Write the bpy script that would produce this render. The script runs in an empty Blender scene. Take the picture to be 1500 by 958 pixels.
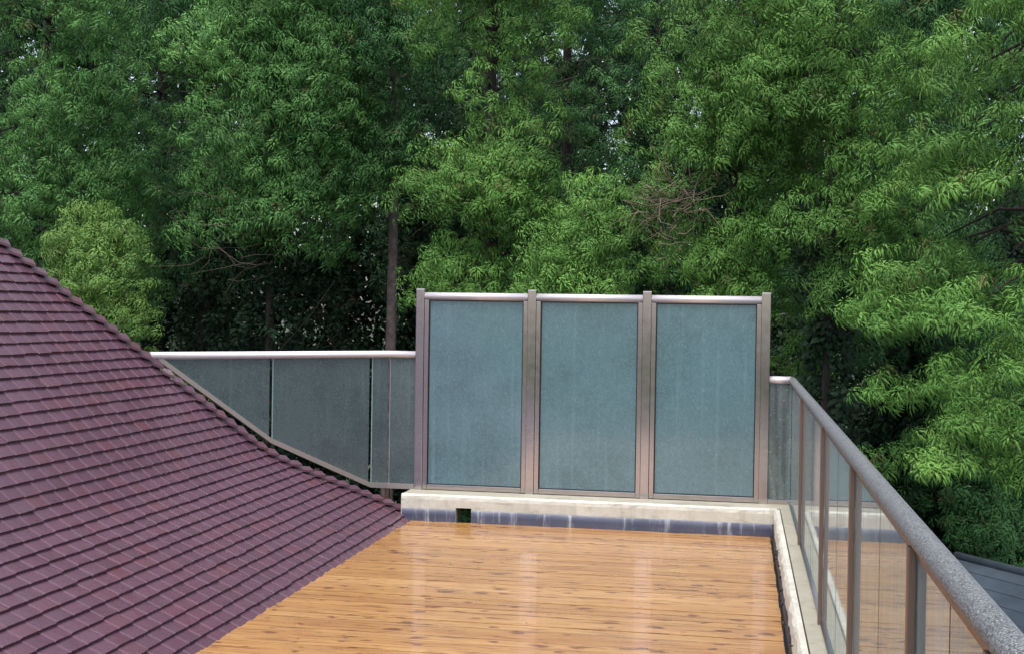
import bpy, bmesh, math, random
import numpy as np
from mathutils import Vector, Matrix

random.seed(7)
rng = np.random.default_rng(11)
sc = bpy.context.scene
COL = sc.collection

# ------------------------------------------------------------------ camera, sky, sun, exposure
CAM_H = 1.972
YAW, PITCH, ROLL = 0.182, 0.0117, 0.01515
cam_data = bpy.data.cameras.new('camera')
cam = bpy.data.objects.new('camera', cam_data)
COL.objects.link(cam)
fwd = Vector((-math.sin(YAW) * math.cos(PITCH), math.cos(YAW) * math.cos(PITCH), -math.sin(PITCH)))
rgt = Vector((math.cos(YAW), math.sin(YAW), 0))
upv = rgt.cross(fwd)
r2 = rgt * math.cos(ROLL) + upv * math.sin(ROLL)
u2 = -rgt * math.sin(ROLL) + upv * math.cos(ROLL)
M3 = Matrix((r2, u2, -fwd)).transposed()
cam.matrix_world = Matrix.Translation((0, 0, CAM_H)) @ M3.to_4x4()
cam_data.sensor_width = 36.0
cam_data.lens = 36.0 * 1814.8 / 1500.0
cam_data.clip_start = 0.05
cam_data.clip_end = 2000
sc.camera = cam

SUN_EL, SUN_AZ = math.radians(70), math.radians(200)     # azimuth clockwise from +Y
world = bpy.data.worlds.new('World')
sc.world = world
world.use_nodes = True
wn = world.node_tree
wn.nodes.clear()
w_out = wn.nodes.new('ShaderNodeOutputWorld')
w_bg = wn.nodes.new('ShaderNodeBackground')
w_sky = wn.nodes.new('ShaderNodeTexSky')
w_sky.sky_type = 'NISHITA'
w_sky.sun_disc = False
w_sky.sun_elevation = SUN_EL
w_sky.sun_rotation = SUN_AZ
w_sky.air_density = 1.0
w_sky.dust_density = 3.0
w_sky.ozone_density = 1.5
w_hs = wn.nodes.new('ShaderNodeHueSaturation')
w_hs.inputs['Saturation'].default_value = 0.6
w_bg.inputs['Strength'].default_value = 0.15
wn.links.new(w_sky.outputs[0], w_hs.inputs['Color'])
wn.links.new(w_hs.outputs[0], w_bg.inputs['Color'])
wn.links.new(w_bg.outputs[0], w_out.inputs['Surface'])

sun_d = bpy.data.lights.new('sun', 'SUN')
sun = bpy.data.objects.new('sun', sun_d)
COL.objects.link(sun)
sun_d.energy = 1.25
sun_d.angle = math.radians(32)
sun_d.color = (1.0, 0.97, 0.92)
sdir = Vector((math.sin(SUN_AZ) * math.cos(SUN_EL), math.cos(SUN_AZ) * math.cos(SUN_EL), math.sin(SUN_EL)))
sun.rotation_euler = sdir.to_track_quat('Z', 'Y').to_euler()
sun.location = sdir * 60

sc.view_settings.view_transform = 'Standard'
sc.view_settings.look = 'None'
sc.view_settings.exposure = 1.25
sc.view_settings.gamma = 1.0
sc.view_settings.use_curve_mapping = False
sc.cycles.max_bounces = 10
sc.cycles.transparent_max_bounces = 24


# ------------------------------------------------------------------ node helpers
class NT:
    def __init__(self, name):
        self.m = bpy.data.materials.new(name)
        self.m.use_nodes = True
        self.t = self.m.node_tree
        self.t.nodes.clear()
        self.out = self.n('ShaderNodeOutputMaterial')

    def n(self, kind, **kw):
        nd = self.t.nodes.new(kind)
        for k, v in kw.items():
            setattr(nd, k, v)
        return nd

    def l(self, a, b):
        self.t.links.new(a, b)

    def set(self, sock, v):
        if hasattr(v, 'is_linked') or isinstance(v, bpy.types.NodeSocket):
            self.l(v, sock)
        else:
            sock.default_value = v

    def coord(self, kind='Object', scale=(1, 1, 1), rot=(0, 0, 0)):
        tc = self.n('ShaderNodeTexCoord')
        mp = self.n('ShaderNodeMapping')
        mp.inputs['Scale'].default_value = scale
        mp.inputs['Rotation'].default_value = rot
        self.l(tc.outputs[kind], mp.inputs['Vector'])
        return mp.outputs[0]

    def world(self, scale=(1, 1, 1)):
        g = self.n('ShaderNodeNewGeometry')
        mp = self.n('ShaderNodeMapping')
        mp.inputs['Scale'].default_value = scale
        self.l(g.outputs['Position'], mp.inputs['Vector'])
        return mp.outputs[0]

    def noise(self, vec, scale, detail=4, rough=0.55, dist=0.0):
        nd = self.n('ShaderNodeTexNoise')
        nd.inputs['Scale'].default_value = scale
        nd.inputs['Detail'].default_value = detail
        nd.inputs['Roughness'].default_value = rough
        nd.inputs['Distortion'].default_value = dist
        self.l(vec, nd.inputs['Vector'])
        return nd.outputs['Fac']

    def ramp(self, fac, stops, interp='LINEAR'):
        nd = self.n('ShaderNodeValToRGB')
        cr = nd.color_ramp
        cr.interpolation = interp
        while len(cr.elements) > 1:
            cr.elements.remove(cr.elements[-1])
        cr.elements[0].position = stops[0][0]
        cr.elements[0].color = self.c4(stops[0][1])
        for p, c in stops[1:]:
            e = cr.elements.new(p)
            e.color = self.c4(c)
        self.l(fac, nd.inputs['Fac'])
        return nd.outputs['Color']

    @staticmethod
    def c4(c):
        if isinstance(c, (int, float)):
            return (c, c, c, 1)
        return tuple(c) + (1,) if len(c) == 3 else tuple(c)

    def mix(self, fac, a, b, blend='MIX'):
        nd = self.n('ShaderNodeMix', data_type='RGBA', blend_type=blend)
        self.set(nd.inputs[0], fac)
        for s, v in ((nd.inputs[6], a), (nd.inputs[7], b)):
            if isinstance(v, bpy.types.NodeSocket):
                self.l(v, s)
            else:
                s.default_value = self.c4(v)
        return nd.outputs[2]

    def math(self, op, a, b=0.0, c=0.0):
        nd = self.n('ShaderNodeMath', operation=op)
        self.set(nd.inputs[0], a)
        self.set(nd.inputs[1], b)
        if op in ('MULTIPLY_ADD', 'WRAP', 'COMPARE'):
            self.set(nd.inputs[2], c)
        return nd.outputs[0]

    def bump(self, h, strength=0.3, dist=0.01):
        nd = self.n('ShaderNodeBump')
        nd.inputs['Strength'].default_value = strength
        nd.inputs['Distance'].default_value = dist
        self.l(h, nd.inputs['Height'])
        return nd.outputs[0]

    def principled(self, color, rough=0.5, metal=0.0, spec=0.5, normal=None, coat=0.0, coat_rough=0.05):
        p = self.n('ShaderNodeBsdfPrincipled')
        if isinstance(color, bpy.types.NodeSocket):
            self.l(color, p.inputs['Base Color'])
        else:
            p.inputs['Base Color'].default_value = self.c4(color)
        self.set(p.inputs['Roughness'], rough)
        self.set(p.inputs['Metallic'], metal)
        p.inputs['Specular IOR Level'].default_value = spec
        self.set(p.inputs['Coat Weight'], coat)
        p.inputs['Coat Roughness'].default_value = coat_rough
        if normal is not None:
            self.l(normal, p.inputs['Normal'])
        return p

    def done(self, shader):
        self.l(shader, self.out.inputs['Surface'])
        return self.m


# ------------------------------------------------------------------ materials
def mat_tile():
    t = NT('roof_tile')
    oi = t.n('ShaderNodeObjectInfo')
    at = t.n('ShaderNodeAttribute', attribute_name='tint')
    rnd = t.math('FRACT', t.math('ADD', oi.outputs['Random'], at.outputs['Fac']))
    base = t.ramp(rnd, [(0.0, (0.074, 0.031, 0.045)), (0.35, (0.086, 0.037, 0.053)), (0.7, (0.096, 0.042, 0.061)),
                        (0.90, (0.099, 0.039, 0.052)), (1.0, (0.110, 0.037, 0.045))])
    w = t.world()
    n1 = t.noise(w, 2.2, 4)
    n2 = t.noise(w, 60, 3)
    c = t.mix(t.math('MULTIPLY', n1, 0.45), base, (0.088, 0.052, 0.078))
    c = t.mix(0.22, c, t.ramp(n2, [(0.3, (0.09, 0.045, 0.065)), (0.7, (0.16, 0.085, 0.11))]))
    sp = t.ramp(t.noise(w, 9.0, 2), [(0.74, 0.0), (0.80, 0.35)])
    c = t.mix(sp, c, (0.22, 0.18, 0.19))
    rg = t.ramp(t.noise(w, 6, 3), [(0.3, 0.18), (0.7, 0.36)])
    p = t.principled(c, rg, 0.0, 0.5, t.bump(n2, 0.08, 0.004))
    return t.done(p.outputs[0])


def mat_plank():
    t = NT('varnished_pine')
    oi = t.n('ShaderNodeObjectInfo')
    tc = t.n('ShaderNodeTexCoord')
    off = t.n('ShaderNodeCombineXYZ')
    t.l(t.math('MULTIPLY', oi.outputs['Random'], 37.0), off.inputs[0])
    t.l(t.math('MULTIPLY', oi.outputs['Random'], 91.0), off.inputs[1])
    add = t.n('ShaderNodeVectorMath', operation='ADD')
    t.l(tc.outputs['Object'], add.inputs[0])
    t.l(off.outputs[0], add.inputs[1])

    def mp(s):
        m = t.n('ShaderNodeMapping')
        m.inputs['Scale'].default_value = s
        t.l(add.outputs[0], m.inputs['Vector'])
        return m.outputs[0]
    base = t.ramp(oi.outputs['Random'], [(0, (0.34, 0.180, 0.060)), (0.3, (0.46, 0.268, 0.096)), (0.65, (0.38, 0.208, 0.070)), (1, (0.53, 0.325, 0.128))])
    g1 = t.noise(mp((1.1, 30, 30)), 2.0, 5, 0.6, 0.6)
    c = t.mix(t.ramp(g1, [(0.35, 0.0), (0.7, 0.9)]), base, (0.25, 0.085, 0.022))
    g2 = t.noise(mp((0.5, 9, 9)), 2.0, 3)
    c = t.mix(t.ramp(g2, [(0.45, 0.0), (0.75, 0.55)]), c, (0.50, 0.27, 0.095))
    # knots: stretched dark eyes with a ragged outline, and short dark dashes along the grain
    vo = t.n('ShaderNodeTexVoronoi', voronoi_dimensions='2D')
    vo.inputs['Scale'].default_value = 1.0
    wob = t.n('ShaderNodeVectorMath', operation='MULTIPLY_ADD')
    nz = t.n('ShaderNodeTexNoise')
    nz.inputs['Scale'].default_value = 1.0
    nz.inputs['Detail'].default_value = 4
    t.l(mp((11, 34, 34)), nz.inputs['Vector'])
    t.l(nz.outputs['Color'], wob.inputs[0])
    wob.inputs[1].default_value = (.50, .60, .0)
    t.l(mp((4.0, 7.4, 0.0)), wob.inputs[2])
    t.l(wob.outputs[0], vo.inputs['Vector'])
    pk = t.n('ShaderNodeSeparateColor')
    t.l(vo.outputs['Color'], pk.inputs[0])
    size = t.math('MULTIPLY_ADD', pk.outputs[0], 0.17, 0.04)
    size = t.math('MULTIPLY', size, t.ramp(t.noise(mp((.8, 1.2, 1.2)), 1.0, 2), [(0.35, 0.35), (0.65, 1.35)]))
    k = t.math('MULTIPLY', t.math('LESS_THAN', vo.outputs['Distance'], size), t.math('GREATER_THAN', pk.outputs[1], 0.25))
    kn = t.noise(mp((12, 60, 60)), 1.0, 2)
    c = t.mix(t.math('MULTIPLY', k, t.ramp(kn, [(0.3, 0.45), (0.6, 0.95)])), c, (0.085, 0.024, 0.012))
    ring = t.math('MULTIPLY', t.math('LESS_THAN', vo.outputs['Distance'], t.math('MULTIPLY', size, 1.5)), 0.22)
    c = t.mix(ring, c, (0.20, 0.07, 0.022))
    k2 = t.noise(mp((2.6, 44, 44)), 1.0, 3, 0.6, 0.5)
    c = t.mix(t.ramp(k2, [(0.585, 0.0), (0.63, 0.85)]), c, (0.11, 0.036, 0.016))
    dirt = t.noise(t.world(), 0.9, 5)
    c = t.mix(t.ramp(dirt, [(0.5, 0.0), (0.8, 0.25)]), c, (0.30, 0.18, 0.11))
    wet = t.noise(t.world((1, 1, 1)), 1.1, 4)
    bp = t.bump(t.noise(t.world((1.5, 14, 1)), 4, 3), 0.06, 0.01)
    p = t.principled(c, t.ramp(wet, [(0.3, 0.22), (0.7, 0.36)]), 0.0, 0.4, bp, 0.34, 0.06)
    return t.done(p.outputs[0])


def mat_metal(name, col, speck=0.0, rough=0.36, metal=0.8):
    t = NT(name)
    w = t.world()
    n = t.noise(w, 5, 4)
    c = t.mix(t.math('MULTIPLY', n, 0.4), col, tuple(x * 0.8 for x in col))
    r = t.ramp(t.noise(w, 14, 3), [(0.3, rough - 0.02), (0.7, rough + 0.03)])
    n2 = t.noise(w, 160 if speck else 260, 2)
    if speck:
        gr = t.noise(w, 200, 2, 0.75)
        c = t.mix(t.ramp(gr, [(0.52, 0.0), (0.60, 1.0)]), c, (0.30, 0.30, 0.31))
        c = t.mix(t.ramp(gr, [(0.36, 1.0), (0.45, 0.0)]), c, (0.030, 0.032, 0.038))
        c = t.mix(t.ramp(t.noise(w, 22, 3), [(0.45, 0.0), (0.7, 0.6)]), c, (0.16, 0.165, 0.175))
    bp = t.bump(n2, 0.25, 0.004) if speck else None
    p = t.principled(c, r, 0.15 if speck else metal, 0.5, bp)
    return t.done(p.outputs[0])


def mat_frosted(name, col, transp, rough=0.22, spots=0.6, spec=0.5):
    t = NT(name)
    w = t.world()
    cloud = t.noise(t.world((1.0, 1.0, 1.3)), 1.6, 5, 0.6)
    fine = t.noise(t.world((26, 26, 26)), 2.0, 3)
    c = t.mix(t.math('MULTIPLY', fine, 0.35), col, tuple(min(1, x * 1.35) for x in col))
    c = t.mix(t.ramp(cloud, [(0.48, 0.0), (0.70, 0.42)]), c, tuple(x * 0.52 + .004 for x in col))
    sm = t.noise(t.world((3.2, 3.2, 6.5)), 1.0, 5, 0.65, 0.8)
    c = t.mix(t.ramp(sm, [(0.63, 0.0), (0.72, 0.45)]), c, tuple(x * 0.45 for x in col))
    gr = t.noise(t.world((60, 60, 34)), 1.0, 3, 0.7)
    c = t.mix(t.ramp(gr, [(0.42, 0.0), (0.72, 0.5)]), c, tuple(min(1, x * 1.5 + .02) for x in col))
    run = t.noise(t.world((16, 16, 0.55)), 1.0, 3)
    c = t.mix(t.ramp(run, [(0.56, 0.0), (0.72, 0.45)]), c, tuple(min(1, x * 1.5 + 0.02) for x in col))
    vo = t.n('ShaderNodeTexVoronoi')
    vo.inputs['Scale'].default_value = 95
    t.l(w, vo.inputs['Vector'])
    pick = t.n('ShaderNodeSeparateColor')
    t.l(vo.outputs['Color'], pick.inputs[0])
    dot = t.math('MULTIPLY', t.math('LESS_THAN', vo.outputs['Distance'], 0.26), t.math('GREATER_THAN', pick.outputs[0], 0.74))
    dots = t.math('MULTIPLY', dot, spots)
    c = t.mix(dots, c, (0.40, 0.52, 0.53))  # water spots, with raindrop highlights painted in as pale dots
    p = t.principled(c, rough, 0.0, spec, t.bump(fine, 0.05, 0.003))
    tr = t.n('ShaderNodeBsdfTransparent')
    tr.inputs[0].default_value = (0.75, 0.9, 0.88, 1)
    mx = t.n('ShaderNodeMixShader')
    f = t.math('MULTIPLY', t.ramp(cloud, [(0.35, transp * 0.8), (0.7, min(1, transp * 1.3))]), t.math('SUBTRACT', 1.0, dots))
    t.l(f, mx.inputs[0])
    t.l(p.outputs[0], mx.inputs[1])
    t.l(tr.outputs[0], mx.inputs[2])
    return t.done(mx.outputs[0])


def mat_clear():
    t = NT('clear_glass')
    fr = t.n('ShaderNodeFresnel')
    fr.inputs['IOR'].default_value = 1.62
    gl = t.n('ShaderNodeBsdfGlossy')
    gl.inputs['Color'].default_value = (0.96, 1.0, 1.0, 1)
    gl.inputs['Roughness'].default_value = 0.035
    w = t.world()
    t.l(t.bump(t.noise(t.world((1, 1, 0.35)), 55, 2), 0.02, 0.002), gl.inputs['Normal'])
    tr = t.n('ShaderNodeBsdfTransparent')
    tr.inputs[0].default_value = (0.78, 0.90, 0.87, 1)
    mx = t.n('ShaderNodeMixShader')
    t.l(t.math('MINIMUM', t.math('MULTIPLY', fr.outputs[0], 1.25), 0.8), mx.inputs[0])
    t.l(tr.outputs[0], mx.inputs[1])
    t.l(gl.outputs[0], mx.inputs[2])
    df = t.n('ShaderNodeBsdfDiffuse')
    df.inputs[0].default_value = (0.33, 0.38, 0.39, 1)
    run = t.ramp(t.noise(t.world((22, 22, 0.6)), 1.0, 4, 0.65), [(0.38, 0.16), (0.72, 0.46)])
    vo = t.n('ShaderNodeTexVoronoi')
    vo.inputs['Scale'].default_value = 34
    t.l(w, vo.inputs['Vector'])
    pk = t.n('ShaderNodeSeparateColor')
    t.l(vo.outputs['Color'], pk.inputs[0])
    dot = t.math('MULTIPLY', t.math('LESS_THAN', vo.outputs['Distance'], 0.22), t.math('GREATER_THAN', pk.outputs[0], 0.86))
    f = t.math('MINIMUM', t.math('ADD', run, t.math('MULTIPLY', dot, 0.35)), 0.6)  # raindrop highlights painted as paler diffuse dots
    m2 = t.n('ShaderNodeMixShader')
    t.l(f, m2.inputs[0])
    t.l(mx.outputs[0], m2.inputs[1])
    t.l(df.outputs[0], m2.inputs[2])
    return t.done(m2.outputs[0])


def mat_plain(name, col, rough=0.6, var=0.25, scale=6, bump=0.2, spec=0.4):
    t = NT(name)
    w = t.world()
    n = t.noise(w, scale, 5)
    c = t.mix(t.ramp(n, [(0.3, 0.0), (0.7, 1.0)]), tuple(x * (1 - var) for x in col), tuple(min(1, x * (1 + var)) for x in col))
    p = t.principled(c, rough, 0, spec, t.bump(t.noise(w, scale * 8, 4), bump, 0.006))
    return t.done(p.outputs[0])


def mat_concrete(name, col, stain, amt=0.5):
    t = NT(name)
    w = t.world()
    n = t.noise(w, 3.0, 6, 0.65)
    c = t.mix(t.ramp(n, [(0.42, 0.0), (0.72, amt)]), col, stain)
    n2 = t.noise(w, 26, 5, 0.6)
    c = t.mix(t.ramp(n2, [(0.45, 0.0), (0.7, 0.35)]), c, tuple(x * 0.7 for x in col))
    st = t.noise(t.world((9, 9, 0.8)), 1.2, 4, 0.6)
    c = t.mix(t.ramp(st, [(0.54, 0.0), (0.74, amt)]), c, stain)
    bl = t.noise(t.world((2.2, 2.2, 9)), 1.6, 6, 0.7)
    c = t.mix(t.ramp(bl, [(0.55, 0.0), (0.70, 0.55)]), c, tuple(x * 0.55 for x in stain))
    p = t.principled(c, 0.5, 0, 0.35, t.bump(n2, 0.4, 0.006))
    return t.done(p.outputs[0])


def mat_flashing():
    t = NT('lead_flashing')
    w = t.world()
    n = t.noise(w, 4, 5)
    c = t.mix(n, (0.026, 0.031, 0.060), (0.080, 0.088, 0.135))
    st = t.noise(t.world((5, 5, 0.4)), 1.5, 6, 0.75)
    c = t.mix(t.ramp(st, [(0.54, 0.0), (0.74, 0.8)]), c, (0.50, 0.52, 0.58))
    p = t.principled(c, 0.4, 0, 0.5, t.bump(n, 0.4, 0.02))
    return t.done(p.outputs[0])


def mat_leaf(name, dark, mid, light, transl=0.22):
    t = NT(name)
    a = t.n('ShaderNodeAttribute', attribute_name='leafvar')
    s = t.n('ShaderNodeSeparateColor')
    t.l(a.outputs['Color'], s.inputs[0])
    c = t.ramp(s.outputs[0], [(0.0, dark), (0.5, mid), (1.0, light)])
    c = t.mix(t.math('MULTIPLY', s.outputs[1], 0.55), c, light)
    c = t.mix(t.math('MULTIPLY', t.math('GREATER_THAN', s.outputs[2], 0.985), 0.6), c, (0.13, 0.065, 0.04))
    p = t.principled(c, 0.6, 0, 0.18)
    tl = t.n('ShaderNodeBsdfTranslucent')
    t.l(c, tl.inputs[0])
    mx = t.n('ShaderNodeMixShader')
    mx.inputs[0].default_value = transl
    t.l(p.outputs[0], mx.inputs[1])
    t.l(tl.outputs[0], mx.inputs[2])
    return t.done(mx.outputs[0])


M = {
    'tile': mat_tile(),
    'plank': mat_plank(),
    'metal': mat_metal('champagne_metal', (0.48, 0.435, 0.425), rough=0.15, metal=1.0),
    'postmetal': mat_metal('post_metal', (0.50, 0.455, 0.45), rough=0.13, metal=1.0),
    'rail': mat_metal('wet_rail_metal', (0.088, 0.091, 0.095), 0.5, 0.5),
    'railsmooth': mat_metal('smooth_rail_metal', (0.66, 0.61, 0.62), 0.0, 0.36, 0.45),
    'rpost': mat_metal('brown_post_metal', (0.23, 0.155, 0.13), 0.0, 0.38),
    'strip': mat_metal('grey_brown_strip', (0.33, 0.285, 0.265), 0.0, 0.40, 0.35),
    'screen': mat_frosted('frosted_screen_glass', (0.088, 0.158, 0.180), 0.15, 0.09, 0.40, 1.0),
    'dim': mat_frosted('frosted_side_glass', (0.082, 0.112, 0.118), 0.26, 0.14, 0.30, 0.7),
    'edge': mat_plain('glass_edge', (0.22, 0.30, 0.30), 0.2, 0.1, 8, 0.0, 0.5),
    'clear': mat_clear(),
    'gasket': mat_plain('black_gasket', (0.012, 0.014, 0.02), 0.5, 0.2),
    'coping': mat_concrete('worn_coping_concrete', (0.36, 0.335, 0.265), (0.22, 0.205, 0.155), 0.5),
    'white': mat_concrete('old_white_paint', (0.56, 0.54, 0.47), (0.33, 0.31, 0.26), 0.55),
    'flash': mat_flashing(),
    'tar': mat_plain('black_tar', (0.022, 0.022, 0.028), 0.5, 0.5, 30, 0.8),
    'wall': mat_plain('grey_render', (0.34, 0.32, 0.29), 0.85, 0.15),
    'underlay': mat_plain('roof_underlay', (0.05, 0.025, 0.034), 0.6, 0.2),
    'felt': mat_plain('slate_grey_roof_felt', (0.135, 0.170, 0.205), 0.5, 0.2, 3, 0.3),
    'trunk': mat_plain('grey_brown_bark', (0.20, 0.145, 0.135), 0.9, 0.4, 12, 0.8),
    'bark': mat_plain('dark_bark', (0.034, 0.026, 0.023), 0.9, 0.4, 12, 0.8),
    'twig': mat_plain('dry_twig', (0.16, 0.125, 0.085), 0.8, 0.3, 10, 0.3),
    'deadtwig': mat_plain('dead_twig', (0.075, 0.055, 0.04), 0.8, 0.3, 10, 0.3),
    'ground': mat_plain('dark_lawn', (0.030, 0.045, 0.018), 0.95, 0.4, 1.5, 0.5),
    'leafA': mat_leaf('fresh_conifer_leaf', (0.036, 0.096, 0.022), (0.076, 0.184, 0.035), (0.166, 0.325, 0.070), 0.16),
    'leafB': mat_leaf('deep_conifer_leaf', (0.020, 0.066, 0.024), (0.044, 0.130, 0.040), (0.098, 0.225, 0.072), 0.14),
    'leafD': mat_leaf('bluish_conifer_leaf', (0.032, 0.094, 0.027), (0.068, 0.180, 0.044), (0.146, 0.308, 0.084), 0.16),
    'leafE': mat_leaf('yellowish_conifer_leaf', (0.055, 0.118, 0.024), (0.112, 0.215, 0.042), (0.205, 0.345, 0.085), 0.18),
    'leafF': mat_leaf('shade_darkened_conifer_leaf', (0.008, 0.030, 0.012), (0.018, 0.056, 0.020), (0.040, 0.098, 0.034), 0.2),  # conifer green darkened to stand for shade between the crowns
    'leafC': mat_leaf('shade_darkened_leaf', (0.004, 0.013, 0.008), (0.009, 0.026, 0.013), (0.018, 0.044, 0.018), 0.1),  # undergrowth and ivy green, darkened to stand for deep shade
}


# ------------------------------------------------------------------ object helpers
def link(name, me, m, parent=None):
    o = bpy.data.objects.new(name, me)
    COL.objects.link(o)
    if m is not None and len(me.materials) == 0:
        me.materials.append(M[m] if isinstance(m, str) else m)
    if parent is not None:
        o.parent = parent
        o.matrix_parent_inverse = parent.matrix_world.inverted() if False else Matrix.Translation(-parent.location)
    return o


def from_bm(name, bm, m, parent=None, smooth=False):
    me = bpy.data.meshes.new(name)
    bm.normal_update()
    bm.to_mesh(me)
    bm.free()
    if smooth:
        me.shade_smooth()
    return link(name, me, m, parent)


def tag(o, label, cat, group=None, kind=None):
    if label:
        o['label'] = label
    if cat:
        o['category'] = cat
    if group:
        o['group'] = group
    if kind:
        o['kind'] = kind
    return o


def thing(name, label, cat, loc=(0, 0, 0), group=None):
    o = bpy.data.objects.new(name, None)
    o.location = loc
    o.empty_display_size = 0.2
    COL.objects.link(o)
    return tag(o, label, cat, group)


def box(bm, a, b, bev=0.0):
    """axis-aligned box between corners a and b"""
    x0, y0, z0 = a
    x1, y1, z1 = b
    return frame_box(bm, Vector(((x0 + x1) / 2, (y0 + y1) / 2, (z0 + z1) / 2)),
                     Vector((1, 0, 0)), Vector((0, 1, 0)), Vector((0, 0, 1)),
                     abs(x1 - x0) / 2, abs(y1 - y0) / 2, abs(z1 - z0) / 2, bev)


def frame_box(bm, c, ax, ay, az, hx, hy, hz, bev=0.0):
    vs = []
    for sx in (-1, 1):
        for sy in (-1, 1):
            for sz in (-1, 1):
                vs.append(bm.verts.new(c + ax * (sx * hx) + ay * (sy * hy) + az * (sz * hz)))
    fs = []
    for q in ((0, 1, 3, 2), (4, 6, 7, 5), (0, 4, 5, 1), (2, 3, 7, 6), (0, 2, 6, 4), (1, 5, 7, 3)):
        fs.append(bm.faces.new([vs[i] for i in q]))
    bmesh.ops.recalc_face_normals(bm, faces=fs)
    if bev > 0:
        es = list({e for f in fs for e in f.edges})
        bmesh.ops.bevel(bm, geom=es, offset=bev, segments=2, affect='EDGES', profile=0.7)
    return vs


def tube(bm, pts, radii, n=8, squash=1.0, cap=True):
    """tube along a polyline; mitred joints keep a constant section"""
    pts = [Vector(p) for p in pts]
    rings = []
    for i, p in enumerate(pts):
        if i == 0:
            d = (pts[1] - p).normalized()
        elif i == len(pts) - 1:
            d = (p - pts[-2]).normalized()
        else:
            d = ((p - pts[i - 1]).normalized() + (pts[i + 1] - p).normalized()).normalized()
        ref = Vector((0, 0, 1)) if abs(d.z) < 0.9 else Vector((1, 0, 0))
        a = d.cross(ref).normalized()
        b = a.cross(d).normalized()
        k = 1.0
        if 0 < i < len(pts) - 1:
            k = 1.0 / max(0.5, d.dot((p - pts[i - 1]).normalized()))
        r = radii[i] if isinstance(radii, (list, tuple)) else radii
        rings.append([bm.verts.new(p + a * (math.cos(t) * r * k) + b * (math.sin(t) * r * squash)) for t in [2 * math.pi * j / n for j in range(n)]])
    for i in range(len(rings) - 1):
        for j in range(n):
            f = bm.faces.new((rings[i][j], rings[i][(j + 1) % n], rings[i + 1][(j + 1) % n], rings[i + 1][j]))
            f.smooth = True
    if cap:
        bm.faces.new(list(reversed(rings[0])))
        bm.faces.new(rings[-1])


def prism(bm, outline, axis_vec):
    """closed outline of 3-D points swept along axis_vec"""
    a = [bm.verts.new(Vector(p)) for p in outline]
    b = [bm.verts.new(Vector(p) + Vector(axis_vec)) for p in outline]
    n = len(a)
    fs = [bm.faces.new(a), bm.faces.new(list(reversed(b)))]
    for i in range(n):
        fs.append(bm.faces.new((a[(i + 1) % n], a[i], b[i], b[(i + 1) % n])))
    bmesh.ops.recalc_face_normals(bm, faces=fs)


def fast_mesh(name, verts, tris, attr=None, attr_name='leafvar', smooth=None):
    me = bpy.data.meshes.new(name)
    nv, nt = len(verts), len(tris)
    me.vertices.add(nv)
    me.vertices.foreach_set('co', np.ascontiguousarray(verts, dtype=np.float32).ravel())
    me.loops.add(nt * 3)
    me.loops.foreach_set('vertex_index', np.ascontiguousarray(tris, dtype=np.int32).ravel())
    me.polygons.add(nt)
    me.polygons.foreach_set('loop_start', np.arange(0, nt * 3, 3, dtype=np.int32))
    me.update(calc_edges=True)
    me.shade_flat()
    if smooth is not None:
        me.polygons.foreach_set('use_smooth', smooth)
    if attr is not None:
        if attr.ndim == 2:
            ca = me.color_attributes.new(attr_name, 'FLOAT_COLOR', 'POINT')
            ca.data.foreach_set('color', np.ascontiguousarray(attr, dtype=np.float32).ravel())
        else:
            fa = me.attributes.new(attr_name, 'FLOAT', 'POINT')
            fa.data.foreach_set('value', np.ascontiguousarray(attr, dtype=np.float32))
    return me


# ------------------------------------------------------------------ measured plan of the place (metres)
XE, YC = -3.107, 11.58           # corner where the tiled roof's eave and hip meet
YD = 11.322                      # inner face of the low end wall
YS = 11.678                      # plane of the glass screen
XR = 0.296                       # right end of the deck planks
XU = 0.325                       # inner top edge of the right-hand low wall
XG = 0.487                       # plane of the right-hand glass railing
ZU = 0.2485                      # top of the low walls
ZT = 2.181                       # top of the screen posts
POSTX = (-3.049, -1.953, -0.859, 0.235)
ZR = 1.385                       # centre of the right-hand rail
ZL = 1.550                       # centre of the left-hand rail
GROUND = -5.6

# ------------------------------------------------------------------ ground and house body
bm = bmesh.new()
nq = 40
gx = np.linspace(-1, 1, nq + 1)
gv = [[bm.verts.new((math.copysign(abs(a) ** 2.2, a) * 600, math.copysign(abs(b) ** 2.2, b) * 600 + 10, GROUND + 0.12 * math.sin(i * 1.7) * math.cos(j * 2.3))) for j, b in enumerate(gx)] for i, a in enumerate(gx)]
for i in range(nq):
    for j in range(nq):
        bm.faces.new((gv[i][j], gv[i + 1][j], gv[i + 1][j + 1], gv[i][j + 1]))
tag(from_bm('ground', bm, 'ground'), None, None, kind='structure')

house = thing('house', 'grey rendered house below the timber roof terrace', 'house', (-4, 5, GROUND))
bm = bmesh.new()
box(bm, (-11, -4, GROUND - 0.3), (0.60, 11.80, -0.16))
from_bm('wall', bm, 'wall', house)

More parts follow.
